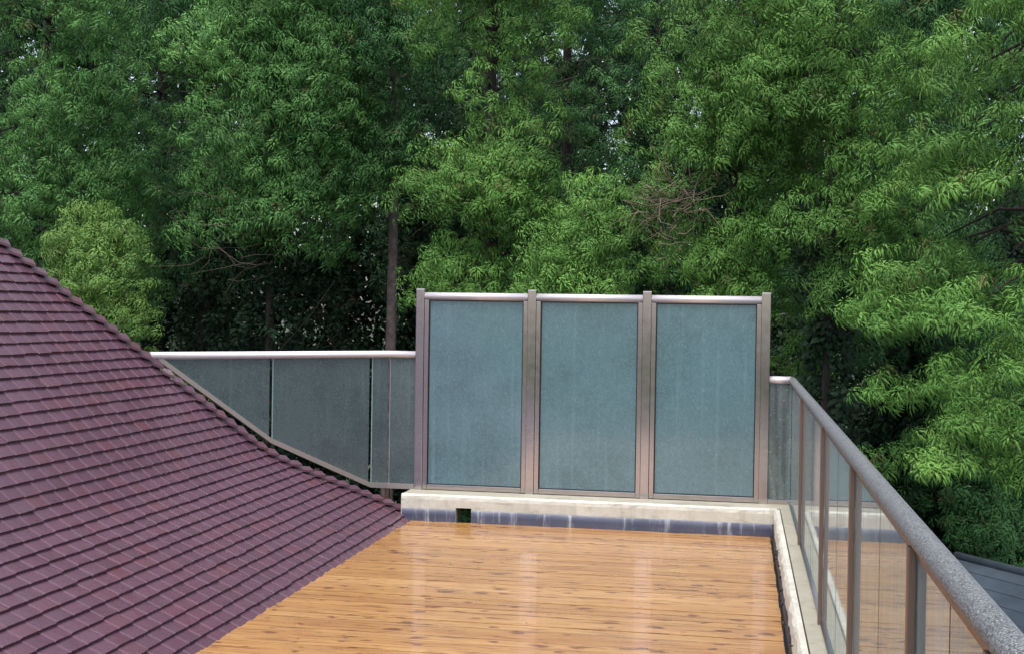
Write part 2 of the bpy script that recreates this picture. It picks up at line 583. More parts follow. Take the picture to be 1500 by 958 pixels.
# ------------------------------------------------------------------ deck
deck_me = bpy.data.meshes.new('deck_base')
bm = bmesh.new()
box(bm, (-3.6, -2.0, -0.155), (0.33, YD - 0.004, -0.032))
deck = from_bm('roof_deck', bm, 'tar')
tag(deck, None, None, kind='structure')
PW = 0.125
y = YD - 0.008
i = 0
while y > 3.2:
    w = PW
    y0, y1 = y - w + 0.0065, y
    xl = -3.105 - 0.05 * (YD - y) / 4.5 + random.uniform(-0.012, 0.012)
    xr = XR + random.uniform(-0.004, 0.003)
    zt = random.uniform(-0.0018, 0.0012)
    bm = bmesh.new()
    n = 5
    section = [(y0, -0.028), (y0, zt), ((y0 + y1) / 2, zt + random.uniform(0, .0004)), (y1, zt + random.uniform(-.0011, .0011)), (y1, -0.028)]
    prism(bm, [(xl, p[0], p[1]) for p in section], (xr - xl, 0, 0))
    o = from_bm('plank', bm, 'plank', deck)
    y -= w
    i += 1

# ------------------------------------------------------------------ low walls round the deck
low = thing('low_wall', 'worn cream low wall with grey flashing round the deck under the glass', 'low wall', (-1.4, YD + .2, 0))
SX0, SX1, SZ1 = -2.595, -2.445, 0.135     # drain opening
XW0 = -3.125
bm = bmesh.new()
OUT = YS + 0.13


def wobble(bm, amt, zmin):
    for v in bm.verts:
        if v.co.z > zmin:
            v.co.z += random.uniform(-amt, amt)
            v.co.y += random.uniform(-amt, amt)


def strip_wall(xs0, xs1, zbase):
    """white painted end wall with a rounded worn top edge, as a section swept along X"""
    bm = bmesh.new()
    n = max(2, int((xs1 - xs0) / 0.06))
    rows = []
    for k in range(n + 1):
        x = xs0 + (xs1 - xs0) * k / n
        j = [random.uniform(-.006, .006) for _ in range(4)] if 0 < k < n else [0] * 4
        sec = [(YD, zbase), (YD + j[0] * .3, ZU - 0.045), (YD + 0.006 + j[1] * .5, ZU - 0.014 + j[1] * .6), (YD + 0.026 + j[2], ZU - 0.001), (YD + 0.05 + j[3], ZU)]
        sec += [(YD + 0.058, zbase)]
        rows.append([bm.verts.new((x, a, b)) for a, b in sec])
    for k in range(n):
        for q in range(len(rows[0]) - 1):
            bm.faces.new((rows[k][q], rows[k][q + 1], rows[k + 1][q + 1], rows[k + 1][q]))
    for r in (rows[0], list(reversed(rows[-1]))):
        bm.faces.new(r)
    bmesh.ops.recalc_face_normals(bm, faces=bm.faces[:])
    return bm


from_bm('painted_face', strip_wall(XW0, SX0, -0.15), 'white', low)
from_bm('painted_face', strip_wall(SX0, SX1, SZ1), 'white', low)
from_bm('painted_face', strip_wall(SX1, XU + 0.03, -0.15), 'white', low)
bm = bmesh.new()
box(bm, (XW0 + 0.004, YD + 0.06, -0.2), (SX0, OUT, ZU - 0.003), 0.0)
box(bm, (SX1, YD + 0.06, -0.2), (0.60, OUT, ZU - 0.003))
box(bm, (SX0, YD + 0.06, SZ1), (SX1, OUT, ZU - 0.003))
from_bm('coping', bm, 'coping', low)
# right-hand low wall: inner lip with a worn edge and a flat top up to the glass
bm = bmesh.new()
n = 150
rows = []
for k in range(n + 1):
    yy = -1.5 + (YD - 0.002 + 1.5) * k / n
    a, b, c = (random.uniform(-.007, .007) for _ in range(3))
    sec = [(XU - 0.004, -0.15), (XU - 0.004 + a, 0.12), (XU + b, ZU - 0.03 + b), (XU + 0.016 + c, ZU - 0.002), (XU + 0.05, ZU), (XU + 0.058, -0.15)]
    rows.append([bm.verts.new((p, yy, q)) for p, q in sec])
for k in range(n):
    for q in range(5):
        bm.faces.new((rows[k][q], rows[k][q + 1], rows[k + 1][q + 1], rows[k + 1][q]))
bm.faces.new(rows[0])
bm.faces.new(list(reversed(rows[-1])))
bmesh.ops.recalc_face_normals(bm, faces=bm.faces[:])
from_bm('painted_face', bm, 'white', low)
bm = bmesh.new()
box(bm, (XU + 0.06, -1.5, -0.2), (0.60, YD + 0.057, ZU - 0.003))
from_bm('coping', bm, 'coping', low)


def flashing(p0, p1, nrm, z0, z1, m, rag):
    """thin sheet standing a few millimetres proud of the wall, with a slightly wavy top"""
    bm = bmesh.new()
    p0, p1, nrm = Vector(p0), Vector(p1), Vector(nrm)
    L = (p1 - p0).length
    n = max(2, int(L / 0.05))
    fr = []
    for k in range(n + 1):
        p = p0.lerp(p1, k / n)
        off = 0.006 + random.uniform(0, .004)
        zt = z1 + random.uniform(-rag, rag)
        fr.append([bm.verts.new(p + nrm * (off + 0.004) + Vector((0, 0, z0))), bm.verts.new(p + nrm * off + Vector((0, 0, (z0 + zt) / 2))),
                   bm.verts.new(p + nrm * off + Vector((0, 0, zt))), bm.verts.new(p + nrm * 0.001 + Vector((0, 0, zt + .003)))])
    for k in range(n):
        for q in range(3):
            bm.faces.new((fr[k][q], fr[k + 1][q], fr[k + 1][q + 1], fr[k][q + 1]))
    bmesh.ops.recalc_face_normals(bm, faces=bm.faces[:])
    return from_bm('flashing', bm, m, low, True)


flashing((XW0 + 0.01, YD, 0), (SX0, YD, 0), (0, -1, 0), 0.002, 0.112, 'flash', .002)
flashing((SX1, YD, 0), (XU - .012, YD, 0), (0, -1, 0), 0.002, 0.112, 'flash', .002)
fl = flashing((XU - .004, 2.5, 0), (XU - .004, YD - .01, 0), (-1, 0, 0), -0.03, 0.11, 'tar', .015)
bm = bmesh.new()
for k in range(26):
    yy = random.uniform(3.5, 11.2)
    c = Vector((XU - 0.016, yy, random.uniform(.05, .2)))
    a = Vector((random.uniform(-.01, .02), random.uniform(-.05, .05), random.uniform(.01, .035)))
    tube(bm, [c, c + a * .5 + Vector((-.012, 0, 0)), c + a], [.002, .008, .001], 5, 0.5)
from_bm('torn_edge', bm, 'tar', low)

# ------------------------------------------------------------------ tiled roof
S_BRK = 1.0
A_LO, B_LO = 0.012, 0.612
B_HI = 1.104
A_HI = A_LO + (B_LO - B_HI) * S_BRK
T_BRK = S_BRK * math.hypot(1, B_LO)
roof = thing('tiled_roof', 'steep plum purple tiled roof with a kicked eave and tiled hip', 'roof', (-4.5, 8, 0))


def prof(t):
    """distance up the slope -> (distance in from the eave, height)"""
    if t < T_BRK - 0.25:
        s = t / math.hypot(1, B_LO)
        return s, A_LO + B_LO * s
    if t > T_BRK + 0.25:
        s = S_BRK + (t - T_BRK) / math.hypot(1, B_HI)
        return s, A_HI + B_HI * s
    a = (t - T_BRK + .25) / .5                       # the bend is eased over half a metre
    s0 = (T_BRK - .25) / math.hypot(1, B_LO)
    z0 = A_LO + B_LO * s0
    s1 = S_BRK + .25 / math.hypot(1, B_HI)
    z1 = A_HI + B_HI * s1
    sm, zm = S_BRK, A_HI + B_HI * S_BRK
    s = (1 - a) ** 2 * s0 + 2 * a * (1 - a) * sm + a * a * s1
    z = (1 - a) ** 2 * z0 + 2 * a * (1 - a) * zm + a * a * z1
    return s, z


GAUGE, TW = 0.100, 0.166
T_END = 5.2
N_COURSE = int(T_END / GAUGE)


def pnorm(t):
    s0, z0 = prof(t - .02)
    s1, z1 = prof(t + .02)
    d = math.hypot(s1 - s0, z1 - z0)
    return -(z1 - z0) / d * -1, (s1 - s0) / d        # outward (towards smaller s), up


def face_pt(side, along, t, h):
    """point on the near (side 0) or rear (side 1) face; along = distance from the corner parallel to the eave; h = height off the slope"""
    s, z = prof(t)
    no, nz = pnorm(t)
    q = -s + no * h
    if side == 0:
        return (XE + q, YC - along, z + nz * h)
    return (XE - along, YC + q, z + nz * h)


# tile shape: slightly cambered slab, head low, tail proud
COLS = ((0.0, 0.0), (0.5, 0.0012), (0.91, 0.0012), (1.0, -0.0042))      # across the tile: flat body, eased near edge


def tile_verts(side, a0, a1, t, jit, clip=True):
    th = 0.019
    vs = []
    for tt, hh in ((t, 0.036), (t + GAUGE * 1.16, 0.0165)):
        smin = prof(tt)[0]
        for k, cam_h in COLS:
            al = a0 + (a1 - a0) * k
            if clip:
                al = max(al, smin - 0.02 if tt > 0 else al)
            vs.append(face_pt(side, al, tt + jit[2], hh + cam_h + jit[0] + jit[1] * (2 * k - 1)))
    for tt, hh in ((t, 0.036 - th), (t + GAUGE * 1.16, 0.0175 - th)):
        smin = prof(tt)[0]
        for k in (0, 1):
            al = a0 + (a1 - a0) * k
            if clip:
                al = max(al, smin - 0.02 if tt > 0 else al)
            vs.append(face_pt(side, al, tt + jit[2], hh + jit[0] + jit[1] * (2 * k - 1)))
    return np.array(vs)


# 0-3 tail top, 4-7 head top, 8 9 tail bottom, 10 11 head bottom
TILE_T = np.array([(0, 4, 5), (0, 5, 1), (1, 5, 6), (1, 6, 2), (2, 6, 7), (2, 7, 3),   # top
                   (8, 0, 1), (8, 1, 2), (8, 2, 9), (9, 2, 3),                          # tail edge
                   (8, 10, 4), (8, 4, 0), (9, 3, 7), (9, 7, 11)])                       # sides
R3 = np.array([list(r2), list(u2), list(-fwd)])


def project(p):
    q = (np.asarray(p) - np.array([0, 0, CAM_H])) @ R3.T
    d = -q[..., 2]
    return 750 + 1814.8 * q[..., 0] / d, 479 - 1814.8 * q[..., 1] / d, d


tiles = []
for c in range(-1, N_COURSE):
    t = c * GAUGE
    s_here = prof(max(t, 0))[0]
    a = s_here - 0.05 + (0.5 * TW if c % 2 else 0) - TW
    a_max = 9.5 - 0.9 * s_here * 0
    while a < a_max:
        if a + TW > s_here + 0.03:
            jit = (random.uniform(-.0010, .0012), random.uniform(.0004, .0030), random.uniform(-.0030, .0030))
            if random.random() < .05:
                jit = (jit[0] + .003, jit[1] - .002, jit[2] - .006)
            tiles.append((c, tile_verts(0, a + 0.0008, a + TW - 0.0008, t, jit)))
        a += TW
inview = []
for k, (c, v) in enumerate(tiles):
    uu, vv, d = project(v[:8].mean(0))
    if -10 < uu < 1510 and -10 < vv < 965 and c >= 0:
        pu, pv, _ = project(v[[0, 3, 7, 4]])
        area = 0.5 * abs(sum(pu[i] * pv[(i + 1) % 4] - pu[(i + 1) % 4] * pv[i] for i in range(4)))
        inview.append((area, k))
inview.sort(reverse=True)
single = {k for _, k in inview[:300]}
for k in single:
    v = tiles[k][1]
    c0 = v.mean(0)
    me = fast_mesh('tile', v - c0, TILE_T)
    o = link('tile', me, 'tile')
    o.location = c0
    o.parent = roof
    o.matrix_parent_inverse = Matrix.Translation(-roof.location)
VV, TT, AA = [], [], []
nb = 0
for k, (c, v) in enumerate(tiles):
    if k in single:
        continue
    VV.append(v)
    TT.append(TILE_T + nb)
    AA.append(np.full(12, random.random()))
    nb += 12
for c in range(0, N_COURSE):                                               # the rear face, out of sight from the deck
    t = c * GAUGE
    a = prof(t)[0] - 0.05 + (0.5 * TW if c % 2 else 0)
    while a < 7.5:
        v = tile_verts(1, a + .0012, a + TW - .0012, t, (0, 0, 0))
        VV.append(v)
        TT.append(TILE_T[:, ::-1] + nb)
        AA.append(np.full(12, random.random()))
        nb += 12
        a += TW
me = fast_mesh('roof_tiling', np.concatenate(VV), np.concatenate(TT), np.concatenate(AA), 'tint')
tag(link('roof_tiling', me, 'tile', roof), None, None, kind='stuff')
# boarding under the tiles
bm = bmesh.new()
ts = [-0.12 + 0.1 * k for k in range(int(T_END / .1) + 2)]
for side in (0, 1):
    prev = None
    for t in ts:
        s = prof(t)[0]
        cur = [bm.verts.new(face_pt(side, max(s, 0) if t > 0 else 0, t, -0.004)), bm.verts.new(face_pt(side, 10.5, t, -0.004))]
        if prev:
            bm.faces.new((prev[0], prev[1], cur[1], cur[0]))
        prev = cur
from_bm('roof_boarding', bm, 'underlay', roof)


def hip_tile(t, k):
    """angled hip tile: a wing on each face, folded on the hip line"""
    bm = bmesh.new()
    W = 0.150 + random.uniform(-.006, .006)
    rows = []
    tl = GAUGE * 1.32
    j = random.uniform(-.004, .005)
    for tt, hh in ((t, 0.066 + j), (t + tl, 0.006)):
        s, z = prof(tt)
        no, nz = pnorm(tt)
        fold = Vector((XE - s, YC - s, z + hh + .002))
        # wing end on the near face, square to the hip line
        def wing(side):
            ds = W * 0.60                     # runs down the slope as it leaves the hip
            t2 = tt - ds * 0.55
            s2 = prof(t2)[0]
            return Vector(face_pt(side, s2 + W * 1.05, t2, hh + .020))
        rows.append((wing(0), fold, wing(1)))   # flatter than the roof, so the wings stand clear
    th = Vector((0, 0, -0.019))
    top = [[bm.verts.new(p) for p in r] for r in rows]
    bot = [[bm.verts.new(p + th) for p in r] for r in rows]
    for q in range(2):
        bm.faces.new((top[0][q], top[0][q + 1], top[1][q + 1], top[1][q]))
        bm.faces.new((bot[0][q], bot[1][q], bot[1][q + 1], bot[0][q + 1]))
        bm.faces.new((top[0][q], bot[0][q], bot[0][q + 1], top[0][q + 1]))
        bm.faces.new((top[1][q], top[1][q + 1], bot[1][q + 1], bot[1][q]))
    bm.faces.new((top[0][0], top[1][0], bot[1][0], bot[0][0]))
    bm.faces.new((top[0][2], bot[0][2], bot[1][2], top[1][2]))
    bmesh.ops.recalc_face_normals(bm, faces=bm.faces[:])
    return from_bm('hip_tile', bm, 'tile', roof)


for k in range(N_COURSE):
    hip_tile(k * GAUGE - 0.015, k)

# ------------------------------------------------------------------ glass screen of three tall panels
screen = thing('glass_screen', 'tall three-panel frosted glass screen standing on the low end wall', 'glass screen', (-1.4, YS, ZU))
PH = 0.040
for x in POSTX:
    bm = bmesh.new()
    box(bm, (x - PH, YS - PH, ZU - 0.004), (x + PH, YS + PH, ZT), 0.004)
    p = from_bm('post', bm, 'postmetal', screen)
    bm = bmesh.new()
    box(bm, (x - PH + .002, YS - PH + .002, ZT + .0005), (x + PH - .002, YS + PH - .002, ZT + .006), 0.002)
    from_bm('post_cap', bm, 'railsmooth', p)
for i in range(3):
    x0, x1 = POSTX[i] + PH, POSTX[i + 1] - PH
    jl, jr = (0.046, 0.044)
    zb0, zb1 = ZU + 0.004, ZU + 0.050
    zr = 2.116
    bm = bmesh.new()
    tube(bm, [(x0 + .001, YS, zr), (x1 - .001, YS, zr)], 0.040, 16, 0.92)
    from_bm('top_rail', bm, 'railsmooth', screen)
    for a, b in ((x0, x0 + jl), (x1 - jr, x1)):
        bm = bmesh.new()
        box(bm, (a + .001, YS - .028, zb0), (b - .001, YS + .028, zr - .036), 0.003)
        # a groove line along the jamb
        box(bm, ((a + b) / 2 + .004, YS - .034, zb0 + .002), (b - .003, YS - .0285, zr - .037))
        from_bm('jamb', bm, 'metal', screen)
    bm = bmesh.new()
    box(bm, (x0 + jl + .001, YS - .028, zb0), (x1 - jr - .001, YS + .028, zb1), 0.003)
    from_bm('sill', bm, 'metal', screen)
    gx0, gx1, gz0, gz1 = x0 + jl, x1 - jr, zb1, zr - .036
    bm = bmesh.new()
    box(bm, (gx0 + .007, YS - .005, gz0 + .007), (gx1 - .007, YS + .005, gz1 - .007))
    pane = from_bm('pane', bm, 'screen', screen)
    bm = bmesh.new()
    for a, b in (((gx0 + .0005, gz0), (gx0 + .0085, gz1)), ((gx1 - .0085, gz0), (gx1 - .0005, gz1)),
                 ((gx0 + .009, gz0), (gx1 - .009, gz0 + .008)), ((gx0 + .009, gz1 - .009), (gx1 - .009, gz1))):
        box(bm, (a[0], YS - .010, a[1]), (b[0], YS + .010, b[1]))
    from_bm('gasket', bm, 'gasket', pane)

# ------------------------------------------------------------------ left-hand low glass railing following the hip
lg = thing('glass_railing', 'low grey glass railing whose bottom edge steps down along the tiled hip', 'railing', (-3.6, YS - .3, ZU))
BEND = Vector((-3.365, YS, 0))
D45 = Vector((-1, -1, 0)).normalized()
N45 = Vector((1, -1, 0)).normalized()
XS = POSTX[0] - PH


def g45(x):
    return Vector((x, YS + (x + 3.365), 0))


P_end, P_k1, P_k2 = g45(-5.035), g45(-4.235), g45(-3.504)
zq = Vector((0, 0, 1))
bm = bmesh.new()
tube(bm, [P_end + zq * ZL, BEND + zq * ZL, Vector((XS - .001, YS, ZL))], 0.037, 16, 0.95)
from_bm('handrail', bm, 'railsmooth', lg)
zb_end, zb_k1, zb_k2, zb_b = 1.580, 0.764, 0.287, 0.268
HB = 0.024
path = [(P_end + Vector((.05, .05, 0)), zb_end - .05), (P_k1, zb_k1), (P_k2, zb_k2), (BEND, zb_b), (Vector((XS - .001, YS, 0)), zb_b)]
bm = bmesh.new()
rows = []
for i, (p, z) in enumerate(path):
    n = N45 if i < 3 else (Vector((0, -1, 0)) if i == 4 else Vector((math.sin(math.radians(22.5)), -math.cos(math.radians(22.5)), 0)) / math.cos(math.radians(22.5)))
    rows.append([bm.verts.new(p + n * a + zq * (z + b)) for a, b in ((.026, -HB), (.026, HB), (-.026, HB), (-.026, -HB))])
for i in range(len(rows) - 1):
    for q in range(4):
        bm.faces.new((rows[i][q], rows[i][(q + 1) % 4], rows[i + 1][(q + 1) % 4], rows[i + 1][q]))
bm.faces.new(rows[0])
bm.faces.new(list(reversed(rows[-1])))
bmesh.ops.recalc_face_normals(bm, faces=bm.faces[:])
from_bm('bottom_rail', bm, 'strip', lg)


def lpane(pts, n, m, par):
    bm = bmesh.new()
    prism(bm, [Vector(p) + n * .005 for p in pts], n * -.010)
    return from_bm('pane', bm, m, par)


def at(p, z):
    return Vector((p.x, p.y, z))


zt_g = ZL - .034
g = 0.019
segs = [
    ([(P_end + (P_k1 - P_end) * .10, zt_g), (P_k1 + D45 * g, zt_g), (P_k1 + D45 * g, zb_k1 + HB + .01), (P_end + (P_k1 - P_end) * .07, zb_end - .03)], N45),
    ([(P_k1 - D45 * g, zt_g), (P_k2 + D45 * g, zt_g), (P_k2 + D45 * g, zb_k2 + HB + .006), (P_k1 - D45 * g, zb_k1 + HB - .006)], N45),
    ([(P_k2 - D45 * g, zt_g), (BEND + D45 * .012, zt_g), (BEND + D45 * .012, zb_b + HB), (P_k2 - D45 * g, zb_k2 + HB)], N45),
    ([(BEND + Vector((.02, 0, 0)), zt_g), (Vector((XS - .003, YS, 0)), zt_g), (Vector((XS - .003, YS, 0)), zb_b + HB), (BEND + Vector((.02, 0, 0)), zb_b + HB)], Vector((0, -1, 0))),
]
for pts, n in segs:
    pp = [at(p, z) for p, z in pts]
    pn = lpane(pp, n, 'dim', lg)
    # polished vertical edges of the pane
    a = (pp[1] - pp[0]).normalized()
    for top, bot, sg in ((pp[0], pp[3], -1),) if pts is segs[0][0] else (((pp[0], pp[3], -1), (pp[1], pp[2], 1)))[:1]:
        if (top - bot).length < 0.5:
            continue
        bm = bmesh.new()
        c = (top + bot) / 2 + a * sg * .0035
        frame_box(bm, c, a, n, zq, .003, .0058, (top - bot).length / 2)
        from_bm('pane_edge', bm, 'edge', pn)
for p, zb in ((g45(-4.6), 1.03), (g45(-3.9), .50), (BEND, zb_b)):
    bm = bmesh.new()
    box(bm, (p.x - .022, p.y - .022, zb - .42), (p.x + .022, p.y + .022, zb - HB + .002))
    from_bm('bracket', bm, 'rpost', lg)

# ------------------------------------------------------------------ right-hand glass railing along the deck edge
rg = thing('glass_railing', 'clear glass railing with a speckled grey rail along the right edge of the deck', 'railing', (XG, 6, ZU))
Y_NEAR = 0.3
bm = bmesh.new()
tube(bm, [(POSTX[3] + PH + .001, YS, ZR + .005), (XG - .02, YS, ZR + .005)], 0.036, 16, 0.95)
from_bm('handrail', bm, 'railsmooth', rg)
bm = bmesh.new()
npt = 60
tube(bm, [(XG - .012, YS - .004, ZR + .004), (XG, YS - .03, ZR)] + [(XG, YS - .03 - (YS - .03 - Y_NEAR) * k / npt, ZR) for k in range(1, npt + 1)], 0.0345, 18, 0.95)
from_bm('handrail', bm, 'rail', rg)
bm = bmesh.new()
box(bm, (XG - .010, Y_NEAR, ZR - .056), (XG + .010, YS - .03, ZR - .034))
from_bm('under_rail', bm, 'rpost', rg)
bm = bmesh.new()
box(bm, (XG - .022, Y_NEAR, ZU - .002), (XG + .022, YS - .04, ZU + .020), .003)
from_bm('bottom_channel', bm, 'postmetal', rg)
bm = bmesh.new()
box(bm, (POSTX[3] + PH + .001, YS - .022, ZU - .002), (XG + .022, YS + .022, ZU + .04), .003)
from_bm('bottom_channel', bm, 'metal', rg)
RPY = [9.62, 7.16, 5.30, 3.50, 2.42, 1.2]
SEAM = [8.35, 6.22, 4.38, 2.95]
for yv in RPY:
    bm = bmesh.new()
    box(bm, (XG - .030, yv - .019, ZU - .003), (XG - .0075, yv + .019, ZR - .03), .004)
    from_bm('post', bm, 'rpost', rg)
cuts = sorted([YS - .03] + RPY[:5] + SEAM + [Y_NEAR], reverse=True)
for a, b in zip(cuts[:-1], cuts[1:]):
    bm = bmesh.new()
    box(bm, (XG - .005, b + .005, ZU + .021), (XG + .005, a - .005, ZR - .057))
    pn = from_bm('pane', bm, 'clear', rg)
    bm = bmesh.new()
    box(bm, (XG - .0056, b + .0005, ZU + .022), (XG + .0056, b + .0045, ZR - .058))
    from_bm('pane_edge', bm, 'gasket' if b in SEAM else 'edge', pn)
bm = bmesh.new()
box(bm, (POSTX[3] + PH + .003, YS - .005, ZU + .041), (XG - .008, YS + .005, ZR - .03))
from_bm('pane', bm, 'clear', rg)

# ------------------------------------------------------------------ neighbour's low felt roof on the right
gar = thing('garage', 'low outbuilding with a slate grey felt roof below the right railing', 'garage', (4.3, 14.8, GROUND))
RDG = Vector((0.57, -0.82, 0)).normalized()
FALL = Vector((-0.82, -0.57, 0)).normalized()
A0 = Vector((2.71, 16.25, -1.0))
A1 = A0 + RDG * 6.0
bm = bmesh.new()
for sgn in (1, -1):
    dn = FALL * (2.6 * sgn) + Vector((0, 0, -1.25))
    n = 13
    prev = None
    for k in range(n + 1):                      # felt laid in overlapping widths
        p = dn * (k / n)
        lift = Vector((0, 0, 0.012))
        cur = [A0 + p + lift, A1 + p + lift]
        if prev:
            q0, q1 = prev
            e = [bm.verts.new(v) for v in (q0 - lift * .9, q1 - lift * .9, A1 + p + lift, A0 + p + lift)]
            bm.faces.new(e)
            e2 = [bm.verts.new(v) for v in (A0 + p + lift, A1 + p + lift, A1 + p - lift * .4, A0 + p - lift * .4)]
            bm.faces.new(e2)
        prev = cur
bmesh.ops.recalc_face_normals(bm, faces=bm.faces[:])
from_bm('roof', bm, 'felt', gar)
bm = bmesh.new()
tube(bm, [A0 + Vector((0, 0, .02)), A1 + Vector((0, 0, .02))], .05, 8)
from_bm('ridge_cap', bm, 'felt', gar)
bm = bmesh.new()
c = (A0 + A1) / 2
frame_box(bm, Vector((c.x, c.y, (GROUND - 2.4) / 2 - .1)), RDG, FALL, zq, 2.9, 2.3, (-2.4 - GROUND) / 2 + .1)
prism(bm, [A0 + RDG * .1 + Vector((0, 0, -.06)), A0 + RDG * .1 + FALL * 2.3 + Vector((0, 0, -1.17)), A0 + RDG * .1 - FALL * 2.3 + Vector((0, 0, -1.17))], RDG * 5.8)
from_bm('wall', bm, 'wall', gar)


# ------------------------------------------------------------------ trees
def puff_templates(count, nleaf, lo=0.5, hi=1.0, width=0.16, droop=0.6):
    """umbrella of drooping finger-like leaflets, unit size; every leaflet is a kite bent at its widest point"""
    out = []
    for _ in range(count):
        V, T, tip = [], [], []
        b = 0
        for k in range(nleaf):
            az = 2 * math.pi * (k * .618 + rng.uniform(-.06, .06))
            tier = (k + .5) / nleaf
            th = math.radians(8 + 78 * tier + rng.uniform(-9, 9))         # place on the dome
            d = np.array([math.cos(az), math.sin(az), 0])
            sd = np.array([-math.sin(az), math.cos(az), rng.uniform(-.5, .5)])
            sd /= np.linalg.norm(sd)
            L = rng.uniform(lo, hi) * (.8 + .2 * tier)
            w = width * rng.uniform(.7, 1.3)
            r0 = .42
            o = d * (r0 * math.sin(th)) + np.array([0, 0, r0 * .8 * math.cos(th)])
            tan = d * math.cos(th) + np.array([0, 0, -math.sin(th)])
            nrm = d * math.sin(th) + np.array([0, 0, math.cos(th)])
            fl = rng.uniform(.12, .42)
            mid = o + tan * (.45 * L) + nrm * (fl * .55 * L)
            dr = droop * rng.uniform(.4, 1.3)
            V += [o, mid - sd * w / 2, mid + sd * w / 2, o + tan * (.85 * L) + nrm * (fl * .9 * L) + np.array([0, 0, -dr * .45 * L])]
            tip += [0, .5, .5, 1]
            T += [(b, b + 1, b + 2), (b + 1, b + 3, b + 2)]
            b += 4
        out.append((np.array(V, dtype=np.float32), np.array(T, dtype=np.int32), np.array(tip, dtype=np.float32)))
    return out


def star_templates(count, nleaf, lo, hi, width, droop):
    """open tuft of fine fingers that radiate and hang slightly at the tips"""
    out = []
    for _ in range(count):
        V, T, tip = [], [], []
        b = 0
        for k in range(nleaf):
            az = 2 * math.pi * (k * .618 + rng.uniform(-.08, .08))
            tier = (k + .5) / nleaf
            L = rng.uniform(lo, hi) * (.6 + .4 * tier)
            rise = .95 - 1.35 * tier + rng.uniform(-.3, .3)
            d = np.array([math.cos(az), math.sin(az), 0])
            sd = np.array([-math.sin(az), math.cos(az), rng.uniform(-.7, .7)])
            sd /= np.linalg.norm(sd)
            w = width * rng.uniform(.65, 1.35)
            dr = droop * rng.uniform(.3, 1.4)
            st = d * rng.uniform(.02, .25) + np.array([0, 0, rng.uniform(-.1, .15)])
            mid = st + d * (.5 * L) + np.array([0, 0, rise * .45 * L])
            V += [st, mid - sd * w / 2, mid + sd * w / 2, st + d * (.92 * L) + np.array([0, 0, (rise * .6 - dr) * L])]
            tip += [0, .5, .5, 1]
            T += [(b, b + 1, b + 2), (b + 1, b + 3, b + 2)]
            b += 4
        out.append((np.array(V, dtype=np.float32), np.array(T, dtype=np.int32), np.array(tip, dtype=np.float32)))
    return out


TPL = puff_templates(14, 25, .28, .62, .098, .5)
TPL_DOME = puff_templates(14, 25, .28, .60, .104, .6)
TPL_LONG = puff_templates(10, 25, .34, .70, .095, .7)
TPL_LEAF = puff_templates(8, 8, .5, 1.0, .36, .35)


def spray_mesh(name, pos, axis, size, tint, tpls):
    """place puffs: pos (n,3), axis (n,3) unit up-axis, size (n,), tint (n,)"""
    n = len(pos)
    ref = np.tile(np.array([0., 0., 1.]), (n, 1))
    ref[np.abs(axis[:, 2]) > .95] = (1, 0, 0)
    ex = np.cross(ref, axis)
    ex /= np.linalg.norm(ex, axis=1, keepdims=True)
    ey = np.cross(axis, ex)
    ang = rng.uniform(0, 2 * np.pi, n)
    ca, sa = np.cos(ang)[:, None], np.sin(ang)[:, None]
    ax = ex * ca + ey * sa
    ay = -ex * sa + ey * ca
    which = rng.integers(0, len(tpls), n)
    VV, TT, CC = [], [], []
    base = 0
    for k, (V, T, tip) in enumerate(tpls):
        idx = np.nonzero(which == k)[0]
        if len(idx) == 0:
            continue
        m = len(idx)
        P = (V[None, :, 0:1] * ax[idx][:, None, :] + V[None, :, 1:2] * ay[idx][:, None, :] + V[None, :, 2:3] * axis[idx][:, None, :]) * size[idx][:, None, None] + pos[idx][:, None, :]
        VV.append(P.reshape(-1, 3))
        TT.append((T[None] + (np.arange(m) * len(V))[:, None, None] + base).reshape(-1, 3))
        c = np.ones((m, len(V), 4), dtype=np.float32)
        c[..., 0] = np.clip(tint[idx][:, None] + rng.uniform(-.08, .08, (m, len(V))), 0, 1)
        c[..., 1] = tip[None]
        c[..., 2] = rng.uniform(0, 1, m)[:, None]
        CC.append(c.reshape(-1, 4))
        base += m * len(V)
    return fast_mesh(name, np.concatenate(VV), np.concatenate(TT), np.concatenate(CC))


def unit(v):
    return v / np.linalg.norm(v, axis=-1, keepdims=True)


PUFFS = 0


